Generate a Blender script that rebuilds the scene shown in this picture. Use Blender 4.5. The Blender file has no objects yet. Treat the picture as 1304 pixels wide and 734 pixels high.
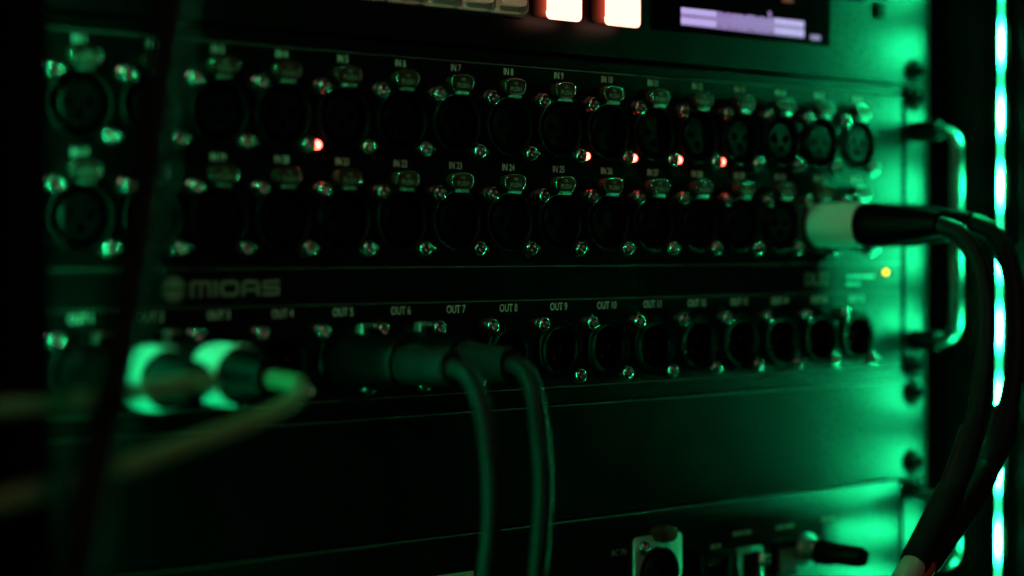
import bpy, bmesh, math, random
from mathutils import Vector, Matrix
random.seed(7)
S = 0.001                                  # everything below is written in millimetres
sc = bpy.context.scene
COL = sc.collection

# ------------------------------------------------------------------ camera
cam_d = bpy.data.cameras.new('camera')
cam = bpy.data.objects.new('camera', cam_d)
COL.objects.link(cam)
sc.camera = cam
YAW, PIT, ROLL = 0.7383, 0.0208, 0.0014
fw = Vector((math.sin(YAW)*math.cos(PIT), math.cos(YAW)*math.cos(PIT), -math.sin(PIT)))
r0 = Vector((math.cos(YAW), -math.sin(YAW), 0))
u0 = r0.cross(fw)
rr = r0*math.cos(ROLL) + u0*math.sin(ROLL)
uu = u0*math.cos(ROLL) - r0*math.sin(ROLL)
m = Matrix((rr, uu, -fw)).transposed().to_4x4()
m.translation = Vector((-526.09, -565.47, -14.41))*S
cam.matrix_world = m
cam_d.sensor_width = 36
cam_d.lens = 72.29
cam_d.clip_start = 0.02
cam_d.clip_end = 50
cam_d.dof.use_dof = True
cam_d.dof.focus_distance = 0.768
cam_d.dof.aperture_fstop = 4.0
cam_d.dof.aperture_blades = 0

# ------------------------------------------------------------------ world, lamps, exposure
w = bpy.data.worlds.new('World')
sc.world = w
w.use_nodes = True
bg = w.node_tree.nodes['Background']
bg.inputs[0].default_value = (0.9, 0.75, 0.6, 1)
bg.inputs[1].default_value = 0.0006
FILL = 1.35
la = bpy.data.lights.new('room_lamp', 'AREA')
la.shape = 'DISK'
la.size = 0.22
la.energy = FILL
la.color = (1.0, 0.80, 0.56)
lo = bpy.data.objects.new('room_lamp', la)
COL.objects.link(lo)
lo.location = (-0.55, -1.45, 0.75)
lo.rotation_euler = (Vector((0, 0, 0)) - lo.location).to_track_quat('-Z', 'Y').to_euler()
sc.view_settings.view_transform = 'Standard'
sc.view_settings.look = 'None'
sc.view_settings.gamma = 1
sc.view_settings.exposure = 0
sc.view_settings.use_curve_mapping = False
sc.cycles.use_denoising = True
sc.cycles.max_bounces = 8
sc.cycles.sample_clamp_indirect = 20

# ------------------------------------------------------------------ materials
def mat(name, col=(0.5, 0.5, 0.5), rough=0.5, metal=0.0, spec=0.5, bump=0.0, bscale=900.0, vary=0.0, vscale=60.0,
        rvary=0.0, trans=0.0, ior=1.5, coat=0.0, specks=0.0):
    M = bpy.data.materials.new(name)
    M.use_nodes = True
    nt = M.node_tree
    b = nt.nodes['Principled BSDF']
    b.inputs['Base Color'].default_value = (*col, 1)
    b.inputs['Roughness'].default_value = rough
    b.inputs['Metallic'].default_value = metal
    b.inputs['Specular IOR Level'].default_value = spec
    b.inputs['Transmission Weight'].default_value = trans
    b.inputs['IOR'].default_value = ior
    b.inputs['Coat Weight'].default_value = coat
    tc = nt.nodes.new('ShaderNodeNewGeometry')
    if vary or rvary:
        n = nt.nodes.new('ShaderNodeTexNoise')
        n.inputs['Scale'].default_value = vscale
        n.inputs['Detail'].default_value = 6
        nt.links.new(tc.outputs['Position'], n.inputs['Vector'])
        if vary:
            mr = nt.nodes.new('ShaderNodeMapRange')
            mr.inputs[1].default_value = 0.3
            mr.inputs[2].default_value = 0.7
            mr.inputs[3].default_value = 1 - vary
            mr.inputs[4].default_value = 1 + vary
            nt.links.new(n.outputs['Fac'], mr.inputs[0])
            mx = nt.nodes.new('ShaderNodeVectorMath')
            mx.operation = 'SCALE'
            mx.inputs[0].default_value = col
            nt.links.new(mr.outputs[0], mx.inputs['Scale'])
            last = mx.outputs[0]
            if specks:                       # dust grains lying on the paint
                v = nt.nodes.new('ShaderNodeTexVoronoi')
                v.inputs['Scale'].default_value = 160
                nt.links.new(tc.outputs['Position'], v.inputs['Vector'])
                lt = nt.nodes.new('ShaderNodeMath')
                lt.operation = 'LESS_THAN'
                lt.inputs[1].default_value = 0.035
                nt.links.new(v.outputs['Distance'], lt.inputs[0])
                sx = nt.nodes.new('ShaderNodeSeparateXYZ')
                nt.links.new(v.outputs['Color'], sx.inputs[0])
                g = nt.nodes.new('ShaderNodeMath')
                g.operation = 'GREATER_THAN'
                g.inputs[1].default_value = 0.72
                nt.links.new(sx.outputs[0], g.inputs[0])
                mu = nt.nodes.new('ShaderNodeMath')
                mu.operation = 'MULTIPLY'
                nt.links.new(lt.outputs[0], mu.inputs[0])
                nt.links.new(g.outputs[0], mu.inputs[1])
                mix = nt.nodes.new('ShaderNodeMix')
                mix.data_type = 'RGBA'
                nt.links.new(mu.outputs[0], mix.inputs[0])
                nt.links.new(last, mix.inputs[6])
                mix.inputs[7].default_value = (specks, specks, specks*0.9, 1)
                last = mix.outputs[2]
            nt.links.new(last, b.inputs['Base Color'])
        if rvary:
            m2 = nt.nodes.new('ShaderNodeMapRange')
            m2.inputs[1].default_value = 0.3
            m2.inputs[2].default_value = 0.7
            m2.inputs[3].default_value = rough - rvary
            m2.inputs[4].default_value = rough + rvary
            nt.links.new(n.outputs['Fac'], m2.inputs[0])
            nt.links.new(m2.outputs[0], b.inputs['Roughness'])
    if bump:
        n2 = nt.nodes.new('ShaderNodeTexNoise')
        n2.inputs['Scale'].default_value = bscale
        n2.inputs['Detail'].default_value = 3
        nt.links.new(tc.outputs['Position'], n2.inputs['Vector'])
        bp = nt.nodes.new('ShaderNodeBump')
        bp.inputs['Strength'].default_value = bump
        bp.inputs['Distance'].default_value = 0.0002
        nt.links.new(n2.outputs['Fac'], bp.inputs['Height'])
        nt.links.new(bp.outputs[0], b.inputs['Normal'])
    return M

def paint(name, col, rough, spec_ior=1.5, rvary=0.02, vscale=30.0, specks=0.03, tail=1.0):
    """satin black powder paint: a dark diffuse base under a soft sheen that fades quickly off the mirror angle"""
    M = mat(name, col, rough, vary=0.25, vscale=vscale, specks=specks)
    nt = M.node_tree
    out = nt.nodes['Material Output']
    pb = nt.nodes['Principled BSDF']
    src = pb.inputs['Base Color'].links[0].from_socket
    di = nt.nodes.new('ShaderNodeBsdfDiffuse')
    nt.links.new(src, di.inputs['Color'])
    gl = nt.nodes.new('ShaderNodeBsdfAnisotropic')
    gl.distribution = 'BECKMANN'
    gl.inputs['Color'].default_value = (1, 1, 1, 1)
    gl.inputs['Anisotropy'].default_value = 0.0
    n = nt.nodes.new('ShaderNodeTexNoise')
    n.inputs['Scale'].default_value = vscale*1.7
    n.inputs['Detail'].default_value = 5
    g = nt.nodes.new('ShaderNodeNewGeometry')
    nt.links.new(g.outputs['Position'], n.inputs['Vector'])
    mr = nt.nodes.new('ShaderNodeMapRange')
    mr.inputs[1].default_value = 0.3; mr.inputs[2].default_value = 0.7
    mr.inputs[3].default_value = rough-rvary; mr.inputs[4].default_value = rough+rvary
    nt.links.new(n.outputs['Fac'], mr.inputs[0])
    nt.links.new(mr.outputs[0], gl.inputs['Roughness'])
    def math_(op, a, b=None):
        q = nt.nodes.new('ShaderNodeMath')
        q.operation = op
        for i_, v_ in enumerate((a, b)):
            if isinstance(v_, (int, float)): q.inputs[i_].default_value = v_
            elif v_ is not None: nt.links.new(v_, q.inputs[i_])
        return q.outputs[0]
    dt = nt.nodes.new('ShaderNodeVectorMath')
    dt.operation = 'DOT_PRODUCT'
    nt.links.new(g.outputs['Normal'], dt.inputs[0])
    nt.links.new(g.outputs['Incoming'], dt.inputs[1])
    F0 = ((spec_ior-1)/(spec_ior+1))**2
    sch = math_('ADD', math_('MULTIPLY', math_('POWER', math_('SUBTRACT', 1.0, math_('ABSOLUTE', dt.outputs['Value'])), 5.0), (1-F0)*tail), F0)
    mx = nt.nodes.new('ShaderNodeMixShader')
    nt.links.new(sch, mx.inputs[0])
    nt.links.new(di.outputs[0], mx.inputs[1])
    nt.links.new(gl.outputs[0], mx.inputs[2])
    nt.links.new(mx.outputs[0], out.inputs[0])
    nt.nodes.remove(pb)
    return M

def glow(name, col, strength):
    M = bpy.data.materials.new(name)
    M.use_nodes = True
    b = M.node_tree.nodes['Principled BSDF']
    b.inputs['Base Color'].default_value = (0.3*col[0], 0.3*col[1], 0.3*col[2], 1)
    b.inputs['Emission Color'].default_value = (*col, 1)
    b.inputs['Emission Strength'].default_value = strength
    return M

def strip_material(peak):
    """light tape: bright diodes 32 mm apart under a clear cover, green glow in between"""
    M = bpy.data.materials.new('light_tape_glow')
    M.use_nodes = True
    nt = M.node_tree
    nt.nodes.clear()
    out = nt.nodes.new('ShaderNodeOutputMaterial')
    em = nt.nodes.new('ShaderNodeEmission')
    nt.links.new(em.outputs[0], out.inputs[0])
    geo = nt.nodes.new('ShaderNodeNewGeometry')
    sep = nt.nodes.new('ShaderNodeSeparateXYZ')
    nt.links.new(geo.outputs['Position'], sep.inputs[0])
    def M2(op, a, b=None):
        n = nt.nodes.new('ShaderNodeMath')
        n.operation = op
        for i, v in enumerate((a, b)):
            if v is None:
                continue
            if isinstance(v, (int, float)):
                n.inputs[i].default_value = v
            else:
                nt.links.new(v, n.inputs[i])
        return n.outputs[0]
    ph = M2('MULTIPLY', M2('SUBTRACT', sep.outputs[2], 0.0125), 2*math.pi/0.032)
    c = M2('ADD', M2('MULTIPLY', M2('COSINE', ph), 0.5), 0.5)
    core = M2('POWER', c, 2.7)
    comb = nt.nodes.new('ShaderNodeCombineXYZ')
    nt.links.new(M2('ADD', M2('MULTIPLY', core, peak*0.009), 0.06), comb.inputs[0])
    nt.links.new(M2('ADD', M2('MULTIPLY', core, peak), 3.4), comb.inputs[1])
    nt.links.new(M2('ADD', M2('MULTIPLY', core, peak*0.325), 1.1), comb.inputs[2])
    nt.links.new(comb.outputs[0], em.inputs['Color'])
    em.inputs['Strength'].default_value = 1.0
    return M

BLK = paint('black_panel_paint', (0.004, 0.004, 0.004), 0.425, 1.52, 0.02, 40)
BLK2 = paint('satin_black_panel_paint', (0.004, 0.004, 0.004), 0.425, 1.52, 0.02, 25)
CASE = mat('black_case_laminate', (0.004, 0.004, 0.004), 0.6, spec=0.08, bump=0.3, bscale=500, vary=0.2)
BLK3 = paint('dull_black_panel_paint', (0.006, 0.006, 0.006), 0.37, 1.36, 0.02, 30)
RAIL = paint('black_rail_paint', (0.008, 0.008, 0.008), 0.42)
PLAS = paint('black_socket_plastic', (0.003, 0.003, 0.003), 0.46, 1.24, tail=0.25)
INSERT = paint('insert_plastic', (0.004, 0.004, 0.004), 0.46, 1.33, tail=0.4)
LATCH = mat('dark_brown_latch_plastic', (0.075, 0.018, 0.012), 0.35, spec=0.1)
CHROME = mat('dark_nickel_plating', (0.66, 0.64, 0.60), 0.20, metal=1.0, rvary=0.04, vscale=300)
TONG = mat('satin_steel_tongue', (0.60, 0.59, 0.56), 0.46, metal=1.0)
SATIN = mat('satin_nickel', (0.62, 0.61, 0.58), 0.36, metal=1.0, rvary=0.06, vscale=200)
EDGE = mat('edge_glint_metal', (0.20, 0.20, 0.19), 0.5, metal=1.0)  # bare metal for added strips that draw the light caught on panel edges
SILVER = mat('pale_ring_plastic', (0.88, 0.88, 0.84), 0.35, rvary=0.05, vscale=120)
def _thin(M):                               # thin translucent plastic: some light passes through the wall of the ring
    nt = M.node_tree
    out = nt.nodes['Material Output']; pb = nt.nodes['Principled BSDF']
    t = nt.nodes.new('ShaderNodeBsdfTranslucent'); t.inputs[0].default_value = (0.78, 0.78, 0.74, 1)
    mx = nt.nodes.new('ShaderNodeMixShader'); mx.inputs[0].default_value = 0.05
    nt.links.new(pb.outputs[0], mx.inputs[1]); nt.links.new(t.outputs[0], mx.inputs[2]); nt.links.new(mx.outputs[0], out.inputs[0])
_thin(SILVER)
WHITE = SILVER
FLANGE = mat('brushed_nickel_flange', (0.62, 0.62, 0.6), 0.56, metal=0.9, bump=0.15, bscale=700)
HANDLE = mat('polished_handle_metal', (0.24, 0.24, 0.23), 0.34, metal=1.0, rvary=0.05, vscale=150)
PIN = mat('contact_pin', (0.75, 0.62, 0.42), 0.25, metal=1.0)
PRINT = mat('off_white_print', (0.84, 0.80, 0.72), 0.6, vary=0.12, vscale=900)
LINE = mat('grey_print', (0.10, 0.097, 0.088), 0.55)
DPRINT = mat('faint_print', (0.26, 0.24, 0.20), 0.6)
RUB = paint('black_rubber', (0.0025, 0.0025, 0.0025), 0.5, 1.2, tail=0.08)
CABLE = mat('black_cable_jacket', (0.014, 0.014, 0.014), 0.5, spec=0.2, bump=0.4, bscale=420, vary=0.3, vscale=90)
SHRINK = mat('black_heat_shrink', (0.018, 0.018, 0.018), 0.34, spec=0.5, bump=0.3, bscale=260, vary=0.2)
CREAM = mat('cream_cable_jacket', (0.24, 0.165, 0.085), 0.7, bump=0.2, bscale=500, vary=0.15, vscale=60)
TAPE = mat('cream_label_tape', (0.60, 0.52, 0.34), 0.6, vary=0.1)
WSLEEVE = mat('white_marker_sleeve', (0.62, 0.60, 0.52), 0.5, bump=0.2, bscale=300)
RSLEEVE = mat('red_marker_sleeve', (0.55, 0.09, 0.06), 0.5, bump=0.2, bscale=300)
GLASS = mat('black_screen_glass', (0.004, 0.004, 0.006), 0.4, spec=0.0)
BTNCLEAR = mat('clear_button_cap', (0.70, 0.72, 0.68), 0.15, trans=0.8, ior=1.49)
BTNTAN = glow('tan_button_core', (1.0, 0.58, 0.36), 0.12)
BTNTAN.node_tree.nodes['Principled BSDF'].inputs['Base Color'].default_value = (0.42, 0.27, 0.18, 1)
LENS = mat('unlit_indicator_lens', (0.06, 0.05, 0.045), 0.2, spec=0.6)
REDLED = glow('red_indicator_glow', (1.0, 0.07, 0.05), 20.0)
YELLED = glow('yellow_indicator_glow', (0.80, 0.58, 0.001), 4.5)
HOT = glow('lit_button_face', (1.0, 0.46, 0.34), 2.6)
HOTSIDE = glow('lit_button_side', (1.0, 0.10, 0.05), 0.30)
def _side():                                # the translucent body carries less light the further it is from the lit cap
    nt = HOTSIDE.node_tree
    b = nt.nodes['Principled BSDF']
    b.inputs['Base Color'].default_value = (0.05, 0.01, 0.008, 1)
    g = nt.nodes.new('ShaderNodeNewGeometry'); sp = nt.nodes.new('ShaderNodeSeparateXYZ'); mr = nt.nodes.new('ShaderNodeMapRange'); pw = nt.nodes.new('ShaderNodeMath')
    nt.links.new(g.outputs['Position'], sp.inputs[0]); nt.links.new(sp.outputs[1], mr.inputs[0])
    mr.inputs[1].default_value = 0.0; mr.inputs[2].default_value = -0.0076; mr.inputs[3].default_value = 0.12; mr.inputs[4].default_value = 0.85
    pw.operation = 'POWER'; pw.inputs[1].default_value = 2.6
    nt.links.new(mr.outputs[0], pw.inputs[0]); nt.links.new(pw.outputs[0], b.inputs['Emission Strength'])
_side()
LAV = glow('lavender_meter', (0.50, 0.36, 0.78), 1.0)
LAVDIM = glow('dim_lavender_meter', (0.29, 0.17, 0.46), 1.0)
SCRRED = glow('dim_red_readout', (0.10, 0.004, 0.006), 1.0)
STRIP = strip_material(820.0)
REDPL = mat('dark_red_rocker', (0.10, 0.008, 0.008), 0.35)

# ------------------------------------------------------------------ mesh helpers (mm in, metres out)
def link(name, me, M=None, parent=None, loc=None):
    o = bpy.data.objects.new(name, me)
    COL.objects.link(o)
    if M is not None and me is not None and not me.materials:
        me.materials.append(M)
    if parent is not None:
        o.parent = parent
    if loc is not None:
        o.location = Vector(loc)*S
    return o

def tag(o, label=None, cat=None, group=None, kind=None):
    if label: o['label'] = label
    if cat: o['category'] = cat
    if group: o['group'] = group
    if kind: o['kind'] = kind
    return o

def empty(name, loc, label, cat, group=None):
    o = bpy.data.objects.new(name, None)
    COL.objects.link(o)
    o.empty_display_size = 0.02
    o.location = Vector(loc)*S
    return tag(o, label, cat, group)

def to_mesh(bm, name, smooth=False):
    bmesh.ops.scale(bm, vec=(S, S, S), verts=bm.verts)
    me = bpy.data.meshes.new(name)
    bm.to_mesh(me)
    bm.free()
    if smooth:
        for p in me.polygons:
            p.use_smooth = True
    return me

def shade(me, ang=35):
    for p in me.polygons:
        p.use_smooth = True
    bm = bmesh.new()
    bm.from_mesh(me)
    for e in bm.edges:
        if len(e.link_faces) == 2 and e.calc_face_angle(0) > math.radians(ang):
            e.smooth = False
    bm.to_mesh(me)
    bm.free()
    return me

def box(x0, x1, y0, y1, z0, z1, bev=0.0, name='box', seg=2):
    bm = bmesh.new()
    bmesh.ops.create_cube(bm, size=1)
    bmesh.ops.scale(bm, vec=(x1-x0, y1-y0, z1-z0), verts=bm.verts)
    bmesh.ops.translate(bm, vec=((x0+x1)/2, (y0+y1)/2, (z0+z1)/2), verts=bm.verts)
    if bev:
        bmesh.ops.bevel(bm, geom=bm.edges[:], offset=bev, segments=seg, profile=0.5, affect='EDGES')
    return to_mesh(bm, name, smooth=False)

def lathe(prof, n=32, name='lathe', cap0=False, cap1=False):
    """prof: (radius, forward distance); axis is -Y"""
    vs, fs = [], []
    for r, d in prof:
        for i in range(n):
            a = 2*math.pi*i/n
            vs.append((r*math.cos(a)*S, -d*S, r*math.sin(a)*S))
    for k in range(len(prof)-1):
        for i in range(n):
            j = (i+1) % n
            fs.append((k*n+i, k*n+j, (k+1)*n+j, (k+1)*n+i))
    if cap0: fs.append(tuple(range(n)))
    if cap1: fs.append(tuple((len(prof)-1)*n+i for i in range(n)))
    me = bpy.data.meshes.new(name)
    me.from_pydata(vs, [], fs)
    bm = bmesh.new()
    bm.from_mesh(me)
    bmesh.ops.recalc_face_normals(bm, faces=bm.faces)
    bm.to_mesh(me)
    bm.free()
    return shade(me)

def extrude_outline(pts, d0, d1, bev=0.0, name='plate', seg=2):
    """outline in (x, z) pulled along -Y from d0 to d1"""
    bm = bmesh.new()
    f = bm.faces.new([bm.verts.new((x, -d0, z)) for x, z in pts])
    ex = bmesh.ops.extrude_face_region(bm, geom=[f])
    vs = [g for g in ex['geom'] if isinstance(g, bmesh.types.BMVert)]
    bmesh.ops.translate(bm, vec=(0, -(d1-d0), 0), verts=vs)
    bmesh.ops.recalc_face_normals(bm, faces=bm.faces)
    if bev:
        ed = [e for e in bm.edges if all(abs(v.co.y+d1) < 1e-6 for v in e.verts)]
        bmesh.ops.bevel(bm, geom=ed, offset=bev, segments=seg, profile=0.5, affect='EDGES')
    return shade(to_mesh(bm, name), 40)

def round_rect(cx, cz, wx, hz, r, n=5):
    p = []
    for sx, sz, a0 in ((1, 1, 0), (-1, 1, 90), (-1, -1, 180), (1, -1, 270)):
        for k in range(n+1):
            a = math.radians(a0+90*k/n)
            p.append((cx+sx*(wx/2-r)+r*math.cos(a), cz+sz*(hz/2-r)+r*math.sin(a)))
    return p

def smooth_path(P, k=10):
    P = [Vector(p) for p in P]
    Q = [2*P[0]-P[1]] + P + [2*P[-1]-P[-2]]
    out = []
    for i in range(1, len(Q)-2):
        a, b, c, d = Q[i-1], Q[i], Q[i+1], Q[i+2]
        for j in range(k):
            t = j/k
            out.append(0.5*((2*b)+(c-a)*t+(2*a-5*b+4*c-d)*t*t+(3*b-a-3*c+d)*t**3))
    out.append(Q[-2])
    return out

def tube(path, radii, n=20, name='tube', origin=(0, 0, 0)):
    """path in mm; radii a number or a list as long as path"""
    o = Vector(origin)
    pts = [p-o for p in path]
    if isinstance(radii, (int, float)):
        radii = [radii]*len(pts)
    vs, fs = [], []
    t0 = (pts[1]-pts[0]).normalized()
    nrm = t0.orthogonal().normalized()
    for i, p in enumerate(pts):
        t = (pts[min(i+1, len(pts)-1)]-pts[max(i-1, 0)]).normalized()
        nrm = (nrm - t*nrm.dot(t)).normalized()
        bi = t.cross(nrm)
        for k in range(n):
            a = 2*math.pi*k/n
            vs.append((p+(nrm*math.cos(a)+bi*math.sin(a))*radii[i])*S)
    for i in range(len(pts)-1):
        for k in range(n):
            j = (k+1) % n
            fs.append((i*n+k, i*n+j, (i+1)*n+j, (i+1)*n+k))
    fs.append(tuple(range(n))[::-1])
    fs.append(tuple((len(pts)-1)*n+k for k in range(n)))
    me = bpy.data.meshes.new(name)
    me.from_pydata([tuple(v) for v in vs], [], fs)
    return shade(me, 50)

def text_mesh(s, size, sx=0.82, align='CENTER', weight=0.0, name='print', thick=0.03):
    cu = bpy.data.curves.new('tmp_text', 'FONT')
    cu.body = s
    cu.size = size
    cu.align_x = align
    cu.align_y = 'CENTER'
    cu.extrude = thick
    cu.offset = weight
    cu.resolution_u = 3
    o = bpy.data.objects.new('tmp_text', cu)
    COL.objects.link(o)
    dg = bpy.context.evaluated_depsgraph_get()
    dg.update()
    me = bpy.data.meshes.new_from_object(o.evaluated_get(dg))
    bpy.data.objects.remove(o)
    me.name = name
    # text lies in XY facing +Z: stand it up facing -Y
    me.transform(Matrix(((sx*S, 0, 0, 0), (0, 0, -S, 0), (0, S, 0, 0), (0, 0, 0, 1))))
    me.materials.clear()
    return me

def sub(name, src, cutters):
    """boolean difference evaluated once, result shared"""
    a = bpy.data.objects.new('tmp_a', src)
    COL.objects.link(a)
    tmp = [a]
    for c in cutters:
        b = bpy.data.objects.new('tmp_b', c)
        COL.objects.link(b)
        tmp.append(b)
        mo = a.modifiers.new('b', 'BOOLEAN')
        mo.object = b
        mo.operation = 'DIFFERENCE'
        mo.solver = 'EXACT'
    dg = bpy.context.evaluated_depsgraph_get()
    dg.update()
    me = bpy.data.meshes.new_from_object(a.evaluated_get(dg))
    for t in tmp:
        bpy.data.objects.remove(t)
    me.name = name
    me.materials.clear()
    return shade(me, 30)

def cyl(x, z, r, d0, d1, n=16):
    me = lathe([(r, d0), (r, d1)], n, 'cyl', True, True)
    me.transform(Matrix.Translation((x*S, 0, z*S)))
    return me

# ------------------------------------------------------------------ layout of the rack (X right, Z up, front faces -Y)
PITCH = 25.755
ROWS = (29.8, -5.6, -54.2)
def colx(c): return (c-8.5)*PITCH
WX = 261.0                                 # inner face of the side walls

# ------------------------------------------------------------------ rack case
case = empty('rack_case', (0, 0, -200), 'black flight case rack with tall side walls around the stacked units', 'rack case')
def kid(name, me, M, par): 
    o = link(name, me, M, par)
    o.location = -par.location if par.parent is None else Vector((0, 0, 0))
    return o
kid('side_wall', box(WX, WX+11, -101, 320, -200, 190, 0.6), CASE, case)
kid('side_wall', box(-WX-11, -WX, -101, 320, -200, 190, 0.6), CASE, case)
kid('back_wall', box(-WX, WX, 320, 330, -200, 190), CASE, case)
kid('floor_board', box(-WX-11, WX+11, -101, 330, -211, -200.3), CASE, case)
kid('top_board', box(-WX-11, WX+11, -101, 330, 190.3, 201), CASE, case)
for s in (-1, 1):
    a, b = sorted((s*222, s*250.8))
    kid('mounting_rail', box(a, b, 4.2, 7, -199, 189, 0.4), RAIL, case)

# ------------------------------------------------------------------ light tapes on the inner faces of the walls
def led_strip(side, label):
    e = empty('led_strip', (side*WX, -28.2, -195), label, 'light strip', 'green light strips on the case walls')
    x0, x1 = sorted((side*WX, side*(WX-0.8)))
    kid('backing_tape', box(x0, x1, -32.2, -24.2, -195, 185), RUB, e)
    x0, x1 = sorted((side*(WX-0.85), side*(WX-1.35)))
    bm = bmesh.new()
    N = 95
    rings = []
    for i in range(N+1):
        z = -195+380*i/N
        rings.append([bm.verts.new(p) for p in ((x0, -28.9, z), (x1, -28.9, z), (x1, -27.5, z), (x0, -27.5, z))])
    for i in range(N):
        for k in range(4):
            bm.faces.new((rings[i][k], rings[i][(k+1) % 4], rings[i+1][(k+1) % 4], rings[i+1][k]))
    bm.faces.new(rings[0]); bm.faces.new(rings[-1])
    bmesh.ops.recalc_face_normals(bm, faces=bm.faces)
    kid('diode_row', to_mesh(bm, 'diode_row'), STRIP, e)
led_strip(1, 'glowing green light strip running up the right wall beside the handle')
led_strip(-1, 'green light strip on the inside of the left wall, lighting the screws')

# ------------------------------------------------------------------ shared small meshes
SCREW = lathe([(0.01, 1.0), (1.15, 1.0), (1.25, 1.3), (1.3, 2.75), (1.42, 2.9), (1.65, 2.92), (1.95, 2.86), (2.2, 2.74), (2.42, 2.56), (2.6, 2.32), (2.72, 2.04), (2.8, 1.7), (2.83, 1.3), (2.84, 0.3), (3.05, 0.2), (3.1, -0.4)], 32, 'screw')
LEDM = lathe([(1.15, -0.5), (1.15, 0.5), (0.95, 1.0), (0.6, 1.3), (0.01, 1.42)], 16, 'indicator_light')
FEM = lathe([(11.5, -0.6), (11.5, 0.5), (11.2, 0.8), (10.7, 0.8), (10.35, 0.5), (10.2, -1.0), (10.2, -13), (0.01, -13)], 40, 'input_socket')
insert_src = lathe([(7.6, -12.8), (7.6, -0.7), (7.2, -0.3), (0.01, -0.3)], 32, 'insert')
bm = bmesh.new(); bm.from_mesh(insert_src)
bmesh.ops.holes_fill(bm, edges=[e for e in bm.edges if e.is_boundary])
bmesh.ops.remove_doubles(bm, verts=bm.verts, dist=1e-5)
bmesh.ops.recalc_face_normals(bm, faces=bm.faces); bm.to_mesh(insert_src); bm.free()
INS = sub('insert', insert_src, [cyl(-3.7, 0.6, 1.55, -8, 0), cyl(3.7, 0.6, 1.55, -8, 0), cyl(0, -3.6, 1.55, -8, 0)])
MALE = lathe([(11.3, -0.6), (11.3, 0.7), (10.9, 1.3), (9.2, 1.5), (8.5, 1.2), (8.2, 0.4), (8.2, -13), (0.01, -13)], 40, 'output_socket')
PINM = lathe([(1.2, -12.9), (1.2, -3.6), (0.9, -2.9), (0.01, -2.7)], 12, 'pin')
lat = [(-4.9, 2.0), (-4.2, 3.2), (-2.6, 3.9), (0, 4.1), (2.6, 3.9), (4.2, 3.2), (4.9, 2.0), (5.0, 0.2), (4.5, -1.6), (3.4, -2.8), (2.2, -3.2), (-2.2, -3.2), (-3.4, -2.8), (-4.5, -1.6), (-5.0, 0.2)]
lat = [(a, b*0.76) for a, b in lat]
LATCHM = extrude_outline(lat[::-1], -0.5, 3.6, 0.7, 'latch', 3)
TONGUE = box(-2.3, 2.3, -2.6, 0, -0.45, 0.45, 0.15, 'latch_tongue')
RIMM = tube([Vector((a, -3.35, b)) for a, b in lat]+[Vector((lat[0][0], -3.35, lat[0][1]))], 0.32, 8, 'latch_rim')
PUSHM = text_mesh('PUSH', 2.5, 0.95, name='latch_print', weight=0.02)
MARKM = text_mesh('N8', 1.7, 0.85, name='latch_mark')
RSCREW = lathe([(0.01, 1.6), (1.9, 1.6), (2.0, 2.1), (2.05, 3.4), (2.6, 3.8), (3.8, 3.4), (4.5, 2.5), (4.7, 1.2), (5.0, 1.15), (6.0, 0.9), (6.2, 0.3), (6.2, 0.0)], 28, 'rack_screw')

def rack_screws(par, zs):
    for z in zs:
        for s in (-1, 1):
            link('rack_screw', RSCREW, PLAS, par, Vector((s*233.2, 0, z))-Vector(par.location)/S)

def bar_handle(par, x, z0, z1, out, name='handle'):
    """flat bar bent to a bow, standing out of the rack ear"""
    R = 8.0
    path = [Vector((x, 0, z0)), Vector((x, -out+R, z0))]
    for k in range(1, 9):
        a = math.pi/2*k/8
        path.append(Vector((x, -out+R-R*math.sin(a), z0-R+R*math.cos(a))))
    for k in range(1, 12):
        path.append(Vector((x, -out, z0-R+(z1-z0+2*R)*k/12)))
    for k in range(0, 9):
        a = math.pi/2*k/8
        path.append(Vector((x, -out+R-R*math.cos(a), z1+R-R*math.sin(a))))
    path.append(Vector((x, 0, z1)))
    bm = bmesh.new()
    prof = round_rect(0, 0, 6.2, 4.2, 1.4, 3)
    rings = []
    for i, p in enumerate(path):
        t = (path[min(i+1, len(path)-1)]-path[max(i-1, 0)]).normalized()
        nx = Vector((1, 0, 0)); ny = t.cross(nx)
        rings.append([bm.verts.new(p+nx*a+ny*b) for a, b in prof])
    n = len(prof)
    for i in range(len(rings)-1):
        for k in range(n):
            bm.faces.new((rings[i][k], rings[i][(k+1) % n], rings[i+1][(k+1) % n], rings[i+1][k]))
    bm.faces.new(rings[0]); bm.faces.new(rings[-1])
    bmesh.ops.recalc_face_normals(bm, faces=bm.faces)
    o = link(name, shade(to_mesh(bm, name), 50), HANDLE, par)
    o.location = -par.location
    return o

# ------------------------------------------------------------------ stage box
zc = -8.4
box_ = empty('stage_box', (0, 0, -75), 'black audio stage box with two rows of input sockets, one row of outputs', 'stage box')
def bkid(name, me, M, x=0, d=0, z=0, par=box_):
    o = link(name, me, M, par)
    base = box_.location if par is box_ else Vector((0, 0, 0))
    o.location = Vector((x*S, -d*S, z*S)) - base
    return o

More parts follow.
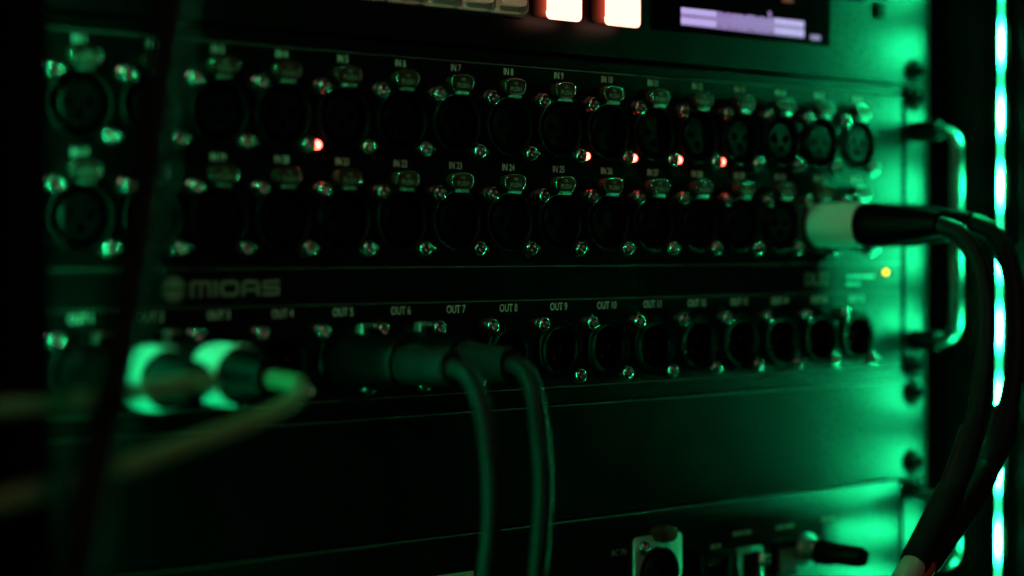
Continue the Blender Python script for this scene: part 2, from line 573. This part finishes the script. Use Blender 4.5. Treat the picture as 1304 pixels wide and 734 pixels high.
def front_sheet():
    bm = bmesh.new()
    def quad(x0, x1, z0, z1):
        bm.faces.new([bm.verts.new((x, 0, z)) for x, z in ((x0, z0), (x1, z0), (x1, z1), (x0, z1))])
    def cell(cx, cz, hx, hz, r):
        ca = math.atan2(hz, hx)
        angs = sorted([2*math.pi*i/40 for i in range(40)] + [ca, math.pi-ca, math.pi+ca, 2*math.pi-ca])
        inn, out, dn = [], [], []
        for a in angs:
            c, s = math.cos(a), math.sin(a)
            t = min(hx/abs(c) if abs(c) > 1e-9 else 1e9, hz/abs(s) if abs(s) > 1e-9 else 1e9)
            inn.append(bm.verts.new((cx+r*c, 0, cz+r*s)))
            dn.append(bm.verts.new((cx+r*c, 1.8, cz+r*s)))
            out.append(bm.verts.new((cx+t*c, 0, cz+t*s)))
        n = len(angs)
        for i in range(n):
            j = (i+1) % n
            bm.faces.new((inn[i], out[i], out[j], inn[j]))
            bm.faces.new((dn[i], inn[i], inn[j], dn[j]))
    X, HX, HZ = 224.6, PITCH/2, 12.4
    XL = 8*PITCH
    zs = [52.6]
    for v in ROWS:
        quad(-X, X, v+HZ, zs[-1])
        quad(-X, -XL, v-HZ, v+HZ); quad(XL, X, v-HZ, v+HZ)
        for c in range(1, 17): cell(colx(c), v, HX, HZ, 10.9)
        zs.append(v-HZ)
    quad(-X, X, -68.6, zs[-1])
    # folded edges of the sheet
    for a, b in (((-X, 52.6), (X, 52.6)), ((X, -68.6), (-X, -68.6)), ((X, 52.6), (X, -68.6)), ((-X, -68.6), (-X, 52.6))):
        vs = [bm.verts.new((a[0], 0, a[1])), bm.verts.new((b[0], 0, b[1])), bm.verts.new((b[0], 2.4, b[1])), bm.verts.new((a[0], 2.4, a[1]))]
        bm.faces.new(vs)
    bmesh.ops.remove_doubles(bm, verts=bm.verts, dist=1e-4)
    bmesh.ops.recalc_face_normals(bm, faces=bm.faces)
    f = max(bm.faces, key=lambda q: q.calc_area())
    if f.normal.y > 0: bmesh.ops.reverse_faces(bm, faces=bm.faces[:])
    return to_mesh(bm, 'front_sheet')
bkid('front_sheet', front_sheet(), BLK)
bkid('chassis', box(-222, 222, 14, 200, -73.5, 56.5, 0.5, 'chassis'), BLK)
bkid('edge_lip', box(-241, 241, 0.9, 3.9, -75.0, -69.0, 0.3), BLK)
bkid('edge_lip', box(-241, 241, 1.6, 3.9, 53.0, 57.2, 0.3), BLK)
for s in (-1, 1):
    a, b = sorted((s*227.4, s*241.3))
    bkid('rack_ear', box(a, b, -0.1, 3.9, -68.8, 52.8, 0.5), BLK)
    bar_handle(box_, s*234.5, 37.2, -57.0, 22.7)
    for z in (37.2, -57.0):  # black sleeves added to darken the handle arms, which lie in shade
        bkid('arm_shade_sleeve', lathe([(4.6, 0), (4.6, 13.0), (4.2, 13.6), (2.6, 13.6)], 20, 'arm_shade_sleeve'), RUB, s*234.5, 0.1, z)
rack_screws(box_, (48.6 if False else 51.9, -68.7))
for z, t in ((52.2, 0.4), (-22.3, 0.45), (-35.0, 0.45), (-68.3, 0.4)):
    bkid('printed_line', box(-224.4, 224.4, -0.03, 0.2, z-t/2, z+t/2), LINE)

LZ = 14.1
LIT = {4, 9, 10, 11, 12}
def socket(c, row):
    x, v = colx(c), ROWS[row]
    fem = row < 2
    s_ = bkid('input_socket' if fem else 'output_socket', FEM if fem else MALE, PLAS, x, 0, v)
    def k(name, me, M, dx, d, dz, rot=0):
        o = link(name, me, M, s_)
        o.location = (dx*S, -d*S, dz*S)
        if rot: o.rotation_euler = (0, rot, 0)
        return o
    k('screw', SCREW, CHROME, -9.66, 0, 10.0, random.uniform(0, 6))
    k('screw', SCREW, CHROME, 9.66, 0, -10.0, random.uniform(0, 6))
    n = c+16*row if fem else c
    if fem:
        k('insert', INS, INSERT, 0, 0, 0)
        k('latch', LATCHM, LATCH, 0, 0, LZ)
        k('latch_rim', RIMM, CHROME, 0, 0, LZ)
        k('latch_tongue', TONGUE, TONG, 0, 1.6, 10.75)
        k('latch_print', PUSHM, DPRINT, 0, 3.63, LZ-0.75)
        k('latch_print', MARKM, DPRINT, 0, 3.63, LZ+1.45)
        lit = row == 0 and c in LIT
        o = k('indicator_light', LEDM if not lit else LEDM_RED, REDLED if lit else LENS, 14.0, 0, -10.0)
        if lit: o['label'] = 'red indicator that is lit'
        k('printed_label', text_mesh('IN %d' % n, 3.5, 0.78, weight=0.05), PRINT, -0.6, 0.03, 19.9)
    else:
        for px, pz in ((-3.7, 0.9), (3.7, 0.9), (0, -3.3)):
            k('pin', PINM, PIN, px, 0, pz)
        k('printed_label', text_mesh('OUT %d' % n, 4.0, 0.78, weight=0.05), PRINT, -0.4, 0.03, 16.4)
LEDM_RED = lathe([(1.45, -0.5), (1.45, 0.5), (1.2, 1.1), (0.75, 1.45), (0.01, 1.6)], 16, 'indicator_light')
LEDM_YEL = LEDM.copy()
for row in range(3):
    for c in range(1, 17):
        socket(c, row)

def print_marks(h, *widths):
    """a line of small print too soft to read in the photograph: short dashes of ink"""
    bm = bmesh.new()
    x = -(sum(widths)+0.7*(len(widths)-1))/2
    for w_ in widths:
        bm.faces.new([bm.verts.new((a, -0.04, b)) for a, b in ((x, -h/2), (x+w_, -h/2), (x+w_, h/2), (x, h/2))])
        x += w_+0.7
    return to_mesh(bm, 'print_marks')

# maker's name: disc emblem and block letters on the plain band
def logo():
    H = 5.6; T = 1.45
    def rects(L):
        bm = bmesh.new()
        for x0, x1, z0, z1 in L:
            vs = [bm.verts.new((x, -0.04, z)) for x, z in ((x0, z0), (x1, z0), (x1, z1), (x0, z1))]
            f = bm.faces.new(vs)
        return to_mesh(bm, 'logo_letter')
    def path_letter(poly_list):
        bm = bmesh.new()
        for pts in poly_list:
            bm.faces.new([bm.verts.new((x, -0.04, z)) for x, z in pts])
        bmesh.ops.recalc_face_normals(bm, faces=bm.faces)
        return to_mesh(bm, 'logo_letter')
    def ring_poly(w_, h_, r, t):
        o = round_rect(w_/2, h_/2, w_, h_, r); i = round_rect(w_/2, h_/2, w_-2*t, h_-2*t, max(r-t, 0.3))
        n = len(o)
        return [[o[k], o[(k+1) % n], i[(k+1) % n], i[k]] for k in range(n)]
    x = -153.2; z = -31.6
    W = 8.2
    r4 = [(0, 0), (0, H-1.2), (0.35, H-0.35), (1.2, H), (W-1.2, H), (W-.35, H-.35), (W, H-1.2), (W, 0), (W-T, 0), (W-T, H-T), (W/2+T/2, H-T), (W/2+T/2, 0), (W/2-T/2, 0), (W/2-T/2, H-T), (T, H-T), (T, 0)]
    L = [('M', [r4], W)]
    L.append(('I', [[(0, 0), (T, 0), (T, H), (0, H)]], T))
    D = ring_poly(7.6, H, 1.9, T)
    L.append(('D', D, 7.6))
    W2 = 7.4
    A = [[(0, 0), (0, H-1.9), (0.5, H-0.55), (1.9, H), (W2-1.9, H), (W2-.5, H-.55), (W2, H-1.9), (W2, 0), (W2-T, 0), (W2-T, H-T), (T, H-T), (T, 0)], [(T, 1.7), (W2-T, 1.7), (W2-T, 2.75), (T, 2.75)]]
    L.append(('A', A, W2))
    W3 = 7.2; h = H/2
    Sg = [[(0, 0), (W3-1, 0), (W3-.3, .3), (W3, 1), (W3, h+T/2-.8), (W3-.25, h+T/2-.25), (W3-.8, h+T/2), (T, h+T/2), (T, H-T), (W3, H-T), (W3, H), (1, H), (.3, H-.3), (0, H-1), (0, h-T/2+.8), (.25, h-T/2+.25), (.8, h-T/2), (W3-T, h-T/2), (W3-T, T), (0, T)]]
    L.append(('S', Sg, W3))
    for n_, polys, wd in L:
        bkid('logo_letter', path_letter(polys), DPRINT, x, 0, z)
        x += wd+1.0
    disc = lathe([(4.3, 0.0), (4.3, 0.05), (3.7, 0.05), (3.7, 0.04)], 32, 'logo_ring')
    bkid('logo_ring', disc, DPRINT, -159.3, 0, -28.8)
    bkid('logo_disc', lathe([(3.2, 0.02), (3.2, 0.05), (0.01, 0.05)], 28, 'logo_disc'), DPRINT, -159.3, 0, -28.8)
    bkid('logo_wing', path_letter([[(-4.1, -.4), (4.1, -.4), (4.1, .4), (-4.1, .4)]]), BLK, -159.3, 0.03, -28.8)
logo()
bkid('model_print', text_mesh('DL32', 7.6, 0.95, weight=0.06), DPRINT, 165.5, 0.03, -29.0)
bkid('model_print', print_marks(1.3, 2.6, 5.4, 2.4, 6.6), PRINT, 195.5, 0.03, -28.0)
bkid('model_print', print_marks(1.3, 5.2, 3.4), PRINT, 190.5, 0.03, -31.2)
o = bkid('indicator_light', LEDM_YEL, YELLED, 213.2, 0, -26.2)
o['label'] = 'yellow indicator that is lit'

# ------------------------------------------------------------------ recorder above
rec = empty('recorder_unit', (0, 0, 57.9), 'black rack recorder with lit red buttons and a small screen, above the stage box', 'recorder')
def rk(name, me, M, x=0, d=0, z=0, par=None):
    o = link(name, me, M, par or rec)
    o.location = Vector((x*S, -d*S, z*S)) - (rec.location if par is None else Vector((0, 0, 0)))
    return o
rk('front_panel', box(-241.3, 241.3, 0, 3.6, 58.3, 146.2, 0.5), BLK2)
rk('chassis', box(-222, 222, 3.8, 240, 59, 145), BLK2)
rack_screws(rec, (64.2, 140))
rk('button_surround', extrude_outline(round_rect(-66, 78.4, 119.0, 17.6, 1.5), 0.0, 0.9, 0.3, 'button_surround')if True else None, RAIL)
bx0 = -8.6
for k in range(7):
    x1 = bx0-k*16.15
    cap = rk('push_button', extrude_outline(round_rect(x1-7.7, 78.9, 15.2, 16.0, 1.8), 1.0, 6.4, 0.9, 'push_button', 3), BTNCLEAR)
    rk('button_core', extrude_outline(round_rect(x1-7.7, 80.0, 12.0, 12.6, 1.2), 1.1, 6.9, 0.5, 'button_core'), BTNTAN, par=cap)
for xa, xb in ((-1.4, 17.2), (29.2, 48.9)):
    cx, wd = (xa+xb)/2, xb-xa
    body = rk('lit_button', extrude_outline(round_rect(cx, 79.9, wd-0.6, 18.0, 2.2), 0.0, 7.6, 0.3, 'lit_button'), HOTSIDE)
    body['label'] = 'button glowing white hot with red sides'
    rk('button_face', extrude_outline(round_rect(cx, 79.2, wd-0.7, 18.9, 2.2), 7.0, 8.0, 0.3, 'button_face'), HOT, par=body)
scr = rk('screen', extrude_outline(round_rect(120, 96.5, 106.6, 50, 1.0), 0.0, 0.7, 0.25, 'screen'), GLASS)
def bar(name, x0, x1, z0, z1, M):
    rk(name, box(x0, x1, -0.85, -0.72, z0, z1), M, par=scr)
for (z0, z1) in ((74.6, 76.9), (78.6, 80.9)):
    bar('level_bar', 79.0, 100.0, z0, z1, LAV)
    bar('level_bar', 136.2, 155.4, z0, z1, LAV)
bar('level_band', 79.0, 155.4, 73.8, 74.55, LAVDIM)
bar('level_band', 79.0, 155.4, 76.95, 78.55, LAVDIM)
x = 100.3
random.seed(3)
while x < 135.5:
    wd = random.uniform(1.0, 3.2)
    hi = random.uniform(0, 0.7)
    bar('level_block', x, min(x+wd, 135.9), 74.6+hi*.6, 76.9, LAVDIM)
    bar('level_block', x, min(x+wd, 135.9), 78.6, 80.4+hi, LAVDIM)
    x += wd+0.25
bar('level_marker', 132.2, 134.0, 81.2, 83.4, LAVDIM)
bar('level_marker', 159.8, 166.2, 73.6, 75.6, LAVDIM)
bar('readout', 141.0, 148.0, 88.0, 90.5, SCRRED)
rk('hole_plug', extrude_outline(round_rect(207.6, 89.8, 6.0, 7.0, 0.6), 0, 1.6, 0.3, 'hole_plug'), RUB)
rk('card_slot', box(175.5, 198, -0.5, 0.5, 92.6, 97.5, 0.2), RUB)

# ------------------------------------------------------------------ blank panel
bl = empty('blank_panel', (0, 0, -119.4), 'plain black blank rack panel with no sockets, below the stage box', 'rack panel')
o = link('plate', box(-241.3, 241.3, 0.0, 3.2, -118.4, -75.4, 0.45, 'plate'), BLK2, bl); o.location = -bl.location
o = link('bottom_fold', box(-222, 222, 3.3, 40, -118.2, -116.8, 0.2), BLK2, bl); o.location = -bl.location
o = link('edge_glint_strip', box(-241, 241, -0.12, 1.2, -75.75, -75.3, 0.1, 'edge_glint_strip'), EDGE, bl); o.location = -bl.location  # thin added strips stand in for light caught along the plate edges
o = link('edge_glint_strip', box(-241, 241, -0.06, 0.6, -118.55, -118.2, 0.1, 'edge_glint_strip'), RAIL, bl); o.location = -bl.location
rack_screws(bl, (-80.9, -112.4))

# ------------------------------------------------------------------ unit at the bottom
bu = empty('patch_unit', (0, 0, -164), 'black rack unit with a silver square-flanged socket, at the bottom edge', 'rack unit')
def uk(name, me, M, x=0, d=0, z=0, par=None):
    o = link(name, me, M, par or bu)
    o.location = Vector((x*S, -d*S, z*S)) - (bu.location if par is None else Vector((0, 0, 0)))
    return o
hole = [cyl(66, -145.2, 11.6, -20, 10, 40), ]
fp = sub('front_panel', box(-224.6, 224.6, -0.6, 2.6, -163.6, -119.9, 0.4), hole)
uk('front_panel', fp, BLK3)
uk('edge_glint_strip', box(-224, 224, -0.72, 0.6, -120.35, -119.8, 0.1, 'edge_glint_strip'), EDGE)  # added strip, draws the bright line where the top edge catches light
uk('chassis', box(-222, 222, 18, 240, -163, -121), BLK2)
for s in (-1, 1):
    a, b = sorted((s*227.4, s*241.3))
    uk('rack_ear', box(a, b, 0.1, 3.9, -163.6, -119.9, 0.5), BLK2)
    bar_handle(bu, s*234.5, -127.0, -157.6, 22.7)
rack_screws(bu, (-124.4, -157.8) if False else (-124.4,))
# flanged socket
fl = sub('flanged_socket', extrude_outline(round_rect(66, -145.2, 27.2, 31.4, 2.0), 0.6, 2.0, 0.4, 'flange'), [cyl(66, -145.2, 10.9, -5, 10, 40), cyl(56.5, -133.6, 1.7, -5, 10), cyl(75.5, -156.8, 1.7, -5, 10)])
fs = uk('flanged_socket', fl, FLANGE)
def fk(name, me, M, x, d, z):
    o = link(name, me, M, fs); o.location = (x*S, -d*S, z*S)
fk('socket_rim', lathe([(11.3, 1.9), (11.2, 2.6), (10.6, 2.8), (10.1, 2.4), (10.0, -13), (0.01, -13)], 40, 'socket_rim'), PLAS, 66, 0, -145.2)
fk('insert', INS, INSERT, 66, 1.5, -145.2)
fk('latch', extrude_outline([(a*1.05, b*1.1) for a, b in lat[::-1]], 0.5, 6.5, 0.8, 'latch', 3), LATCH, 67.2, 0, -129.3)
fk('latch_tongue', TONGUE, TONG, 66.6, 2.6, -133.6)
fk('screw', SCREW, CHROME, 56.5, 1.4, -133.6)
fk('screw', SCREW, CHROME, 75.5, 1.4, -156.8)
uk('printed_label', text_mesh('AC IN', 3.6, 0.9), DPRINT, 44.6, 0.65, -134.6)
uk('label_tape', box(-54, -31.2, -1.0, -0.62, -145, -133.6, 0.1), TAPE)
# small fittings to its right, well out of focus in the photograph
uk('printed_label', print_marks(1.8, 3.2, 2.6), DPRINT, 101.0, 0.65, -137.6)
uk('printed_label', print_marks(1.8, 6.4, 4.4), DPRINT, 117.0, 0.65, -133.6)
uk('printed_label', print_marks(1.8, 5.0, 6.0), DPRINT, 144.5, 0.65, -133.4)
uk('printed_label', print_marks(1.8, 4.4, 4.0), DPRINT, 173.0, 0.65, -132.6)
pj = uk('data_jack', sub('data_jack', box(91.0, 109.0, -2.4, 1, -155.5, -139.6, 0.5), [box(93.5, 106.5, -6, -0.2, -152, -142)]), PLAS)
for k in range(6):
    o = link('contact', box(95.2+k*1.7, 95.9+k*1.7, -1.6, -0.25, -145.2, -142.1), PIN, pj)
uk('data_jack', sub('data_jack', box(113.0, 127.6, -3.2, 1, -155.5, -139.6, 0.5), [box(115, 125.6, -6, -0.2, -152, -142)]), SATIN)
uk('jack_nut', lathe([(3.0, 0.5), (3.0, 3.6), (2.4, 4.4), (1.4, 4.4), (1.3, 1.0), (0.01, 1.0)], 6, 'jack_nut'), CHROME, 129.2, 0.6, -146.0)
rk_ = uk('rocker_switch', box(136.5, 152.0, -1.6, 1, -154, -138.6, 0.5), PLAS)
link('rocker', box(138.6, 149.9, -3.2, -1.0, -152.4, -143.0, 0.6), REDPL, rk_)
cj = uk('coaxial_jack', lathe([(7.2, 0.5), (7.2, 1.8), (6.2, 2.2), (5.2, 2.4), (5.0, 7.4), (4.4, 8.0), (3.6, 8.0), (3.5, 2.0), (0.01, 2.0)], 24, 'coaxial_jack'), SATIN, 158.0, 0.2, -144.4)

# ------------------------------------------------------------------ cables with their plugs
def y_lathe(prof, n=28, name='lathe'): return lathe(prof, n, name)
def plug(name, label, cat_group, x, v, prof_shell, prof_boot, shell_m, boot_m, path, rad, cable_m, latch=False, extras=(), ring=None):
    e = empty(name, (x, 0, v), label, 'cable', cat_group)
    link('plug_shell', lathe(prof_shell, 32, 'plug_shell'), shell_m, e)
    link('strain_relief', lathe(prof_boot, 28, 'strain_relief'), boot_m, e)
    if ring:
        link('plug_ring', lathe(ring, 32, 'plug_ring'), SILVER, e)
    if latch:
        link('latch_button', box(-2.6, 2.6, -13.5, -9.5, 9.2, 12.8, 0.6, 'latch_button'), SATIN, e)
        link('release_latch', box(-2.2, 2.2, -16.0, -2.5, 8.8, 11.6, 0.6, 'release_latch'), PLAS, e)
        link('set_screw', lathe([(1.1, 0), (1.1, .5), (.01, .5)], 12, 'set_screw'), SATIN, e, (8.8, -24, 0)).rotation_euler = (0, 0, math.radians(90))
    P = smooth_path(path)
    c = link('cable_run', tube(P, rad, 20, 'cable_run', (x, 0, v)), cable_m, e)
    for f0, f1, r, M_, nm in extras:
        i0, i1 = int(f0*(len(P)-1)), int(f1*(len(P)-1))
        seg = P[i0:i1+1]
        rr_ = [r]*len(seg)
        rr_[0] = rr_[-1] = r*0.93
        link(nm, tube(seg, rr_, 22, nm, (x, 0, v)), M_, e)
    return e
SH = [(7.4, -6), (9.3, 0.9), (9.5, 1.6), (9.5, 22), (9.2, 25), (9.2, 33), (8.6, 34.5), (7, 35)]
RING = [(8.8, 34.2), (9.6, 35.0), (9.7, 36), (9.7, 48), (9.3, 49), (7.0, 49.3)]
BT = [(8.0, 48.4), (9.1, 48.8), (9.0, 50.0), (8.3, 52), (7.5, 55), (6.9, 59), (6.4, 62), (5.6, 64.5), (3.2, 64.8)]
PLUGS = 'cables plugged into the stage box'
plug('audio_cable', 'cream cable whose plug with a bright pale ring is the leftmost of all', PLUGS, colx(1), ROWS[2], SH, BT, PLAS, RUB,
     [(-193.2, -58, -54.2), (-193.2, -65, -54.2), (-194.5, -72, -53.9), (-198.5, -78.5, -53.3), (-207.0, -84.5, -52.4), (-226.4, -92, -53.4), (-252.6, -103, -54.5), (-285.1, -118, -53.7), (-316.0, -132, -52.7), (-360, -152, -51)], 2.5, CREAM, True, ring=RING)
plug('audio_cable', 'cream cable with pale ringed plug in output two, sagging lowest to the lower left', PLUGS, colx(2), ROWS[2], SH, BT, PLAS, RUB,
     [(-167.4, -58, -54.2), (-167.3, -66, -54.4), (-168.0, -76, -54.8), (-171.5, -84.5, -55.8), (-179.5, -91.5, -59.0), (-195.3, -98, -62.6), (-220.6, -105, -66.8), (-255.9, -116, -71.9), (-290.6, -128, -74.6), (-320.0, -140, -75.8), (-360, -158, -76)], 2.6, CREAM, True, ring=RING)
SHB = [(7.4, -6), (9.3, 0.9), (9.5, 1.6), (9.5, 22), (9.2, 25), (9.2, 33), (8.6, 34.5), (7, 35)]
BTB = [(6.4, 34.5), (7.0, 35.2), (7.0, 37.0), (6.3, 37.6), (6.2, 46), (6.0, 55), (5.4, 57.5), (3.4, 57.8)]
plug('audio_cable', 'black cable and plug in output five, left of the two hanging in the middle', PLUGS, colx(5), ROWS[2], SHB, BTB, PLAS, CABLE,
     [(-90.1, -50, -54.2), (-90.0, -57, -54.3), (-89.4, -63, -56.0), (-89.2, -68.5, -61.5), (-89.4, -73, -72.0), (-89.7, -76, -86.5), (-89.4, -76, -101.7), (-89.9, -74, -120.5), (-90.1, -70, -137.7), (-90, -66, -160), (-89, -64, -185)], 3.25, CABLE, True)
plug('audio_cable', 'black cable and plug in output six, right of the two hanging in the middle', PLUGS, colx(6), ROWS[2], SHB, BTB, PLAS, CABLE,
     [(-64.4, -50, -54.2), (-64.3, -58, -54.3), (-64.4, -64, -56.2), (-64.8, -69, -62.0), (-65.1, -72, -73.5), (-65.1, -74, -88.5), (-65.5, -74, -104), (-65.7, -72, -123.3), (-65.7, -69, -140.9), (-66, -66, -162), (-67, -64, -187)], 3.25, CABLE, True)
SHR = [(7.4, -6), (9.2, -1.5), (9.5, 0.5), (9.5, 22.5), (9.1, 24), (7, 24)]
BTR = [(8.6, 23.8), (9.1, 25), (9.2, 30), (8.7, 36), (7.8, 44), (6.8, 52), (5.6, 59), (4.9, 63), (3.4, 63.3)]
plug('audio_cable', 'black cable with pale ringed plug near the right end, curving down', PLUGS, colx(15), ROWS[1], SHR, BTR, WHITE, RUB,
     [(167.5, -52, -5.6), (167.6, -62, -6.2), (170.0, -71, -10.4), (172.2, -78, -22.2), (168.7, -84, -41.7), (161.5, -88, -63.2), (149.7, -92, -84.2), (132.4, -96, -104.1), (111.9, -99, -123.1), (96.7, -101, -135.6), (79.9, -102, -150.1), (66, -103, -163)], 4.0, CABLE,
     extras=((0.56, 0.655, 5.2, SHRINK, 'shrink_sleeve'), (0.655, 0.80, 5.8, CABLE, 'shrink_sleeve'), (0.80, 0.98, 4.9, WSLEEVE, 'marker_sleeve')))
SHR2 = [(7.4, -6), (9.2, -1.5), (9.5, 0.5), (9.5, 20), (9.1, 21), (7, 21)]
plug('audio_cable', 'black cable from the last socket, behind the pale ringed plug, nearest the light strip', PLUGS, colx(16), ROWS[1], SHR2, [(r, d-3) for r, d in BTR], PLAS, RUB,
     [(193.2, -48, -5.4), (194.6, -58, -4.8), (197.0, -68, -9.6), (196.1, -76, -21.4), (191.0, -83, -42.2), (182.2, -88, -67.2), (166.7, -92, -91.4), (147.2, -95, -109.0), (124.6, -97, -124.5), (106.1, -99, -136.8), (87.2, -100, -151.3), (72, -101, -165)], 4.0, CABLE,
     extras=((0.50, 0.60, 5.2, SHRINK, 'shrink_sleeve'), (0.60, 0.80, 5.7, CABLE, 'shrink_sleeve'), (0.80, 0.98, 4.7, RSLEEVE, 'marker_sleeve')))

hang = [(-268, -174, 95)] + [(-270.0, -172.0, 51.2), (-270.6, -171.0, 40.7), (-272.5, -169.0, 19.5), (-274.4, -167.0, -1.7), (-277.5, -166.0, -22.9), (-281.5, -165.0, -44.0), (-286.6, -164.0, -66.7), (-291.2, -163.0, -88.1), (-294.0, -162.0, -99.5)] + [(-320, -158, -150)]
hc = empty('hanging_cable', (-320, -158, -150), 'thick black cable hanging blurred in front of the left end of the rack', 'cable')
link('cable_run', tube(smooth_path(hang), 4.6, 24, 'cable_run', (-320, -158, -150)), CABLE, hc)
link('cable_tie', tube(smooth_path([hang[6], hang[7]])[2:5], 4.95, 24, 'cable_tie', (-320, -158, -150)), RUB, hc)

# black barrel plug with a short lead on the coaxial jack of the bottom unit
e = empty('coaxial_plug', (158, 0, -144.4), 'short black barrel plug on the silver jack of the bottom unit', 'plug', None)
link('plug_barrel', lathe([(4.9, 8.1), (5.4, 8.6), (5.4, 15), (4.6, 16), (4.4, 30), (3.6, 32), (0.01, 32.4)], 24, 'plug_barrel'), RUB, e)
bpy.context.view_layer.update()
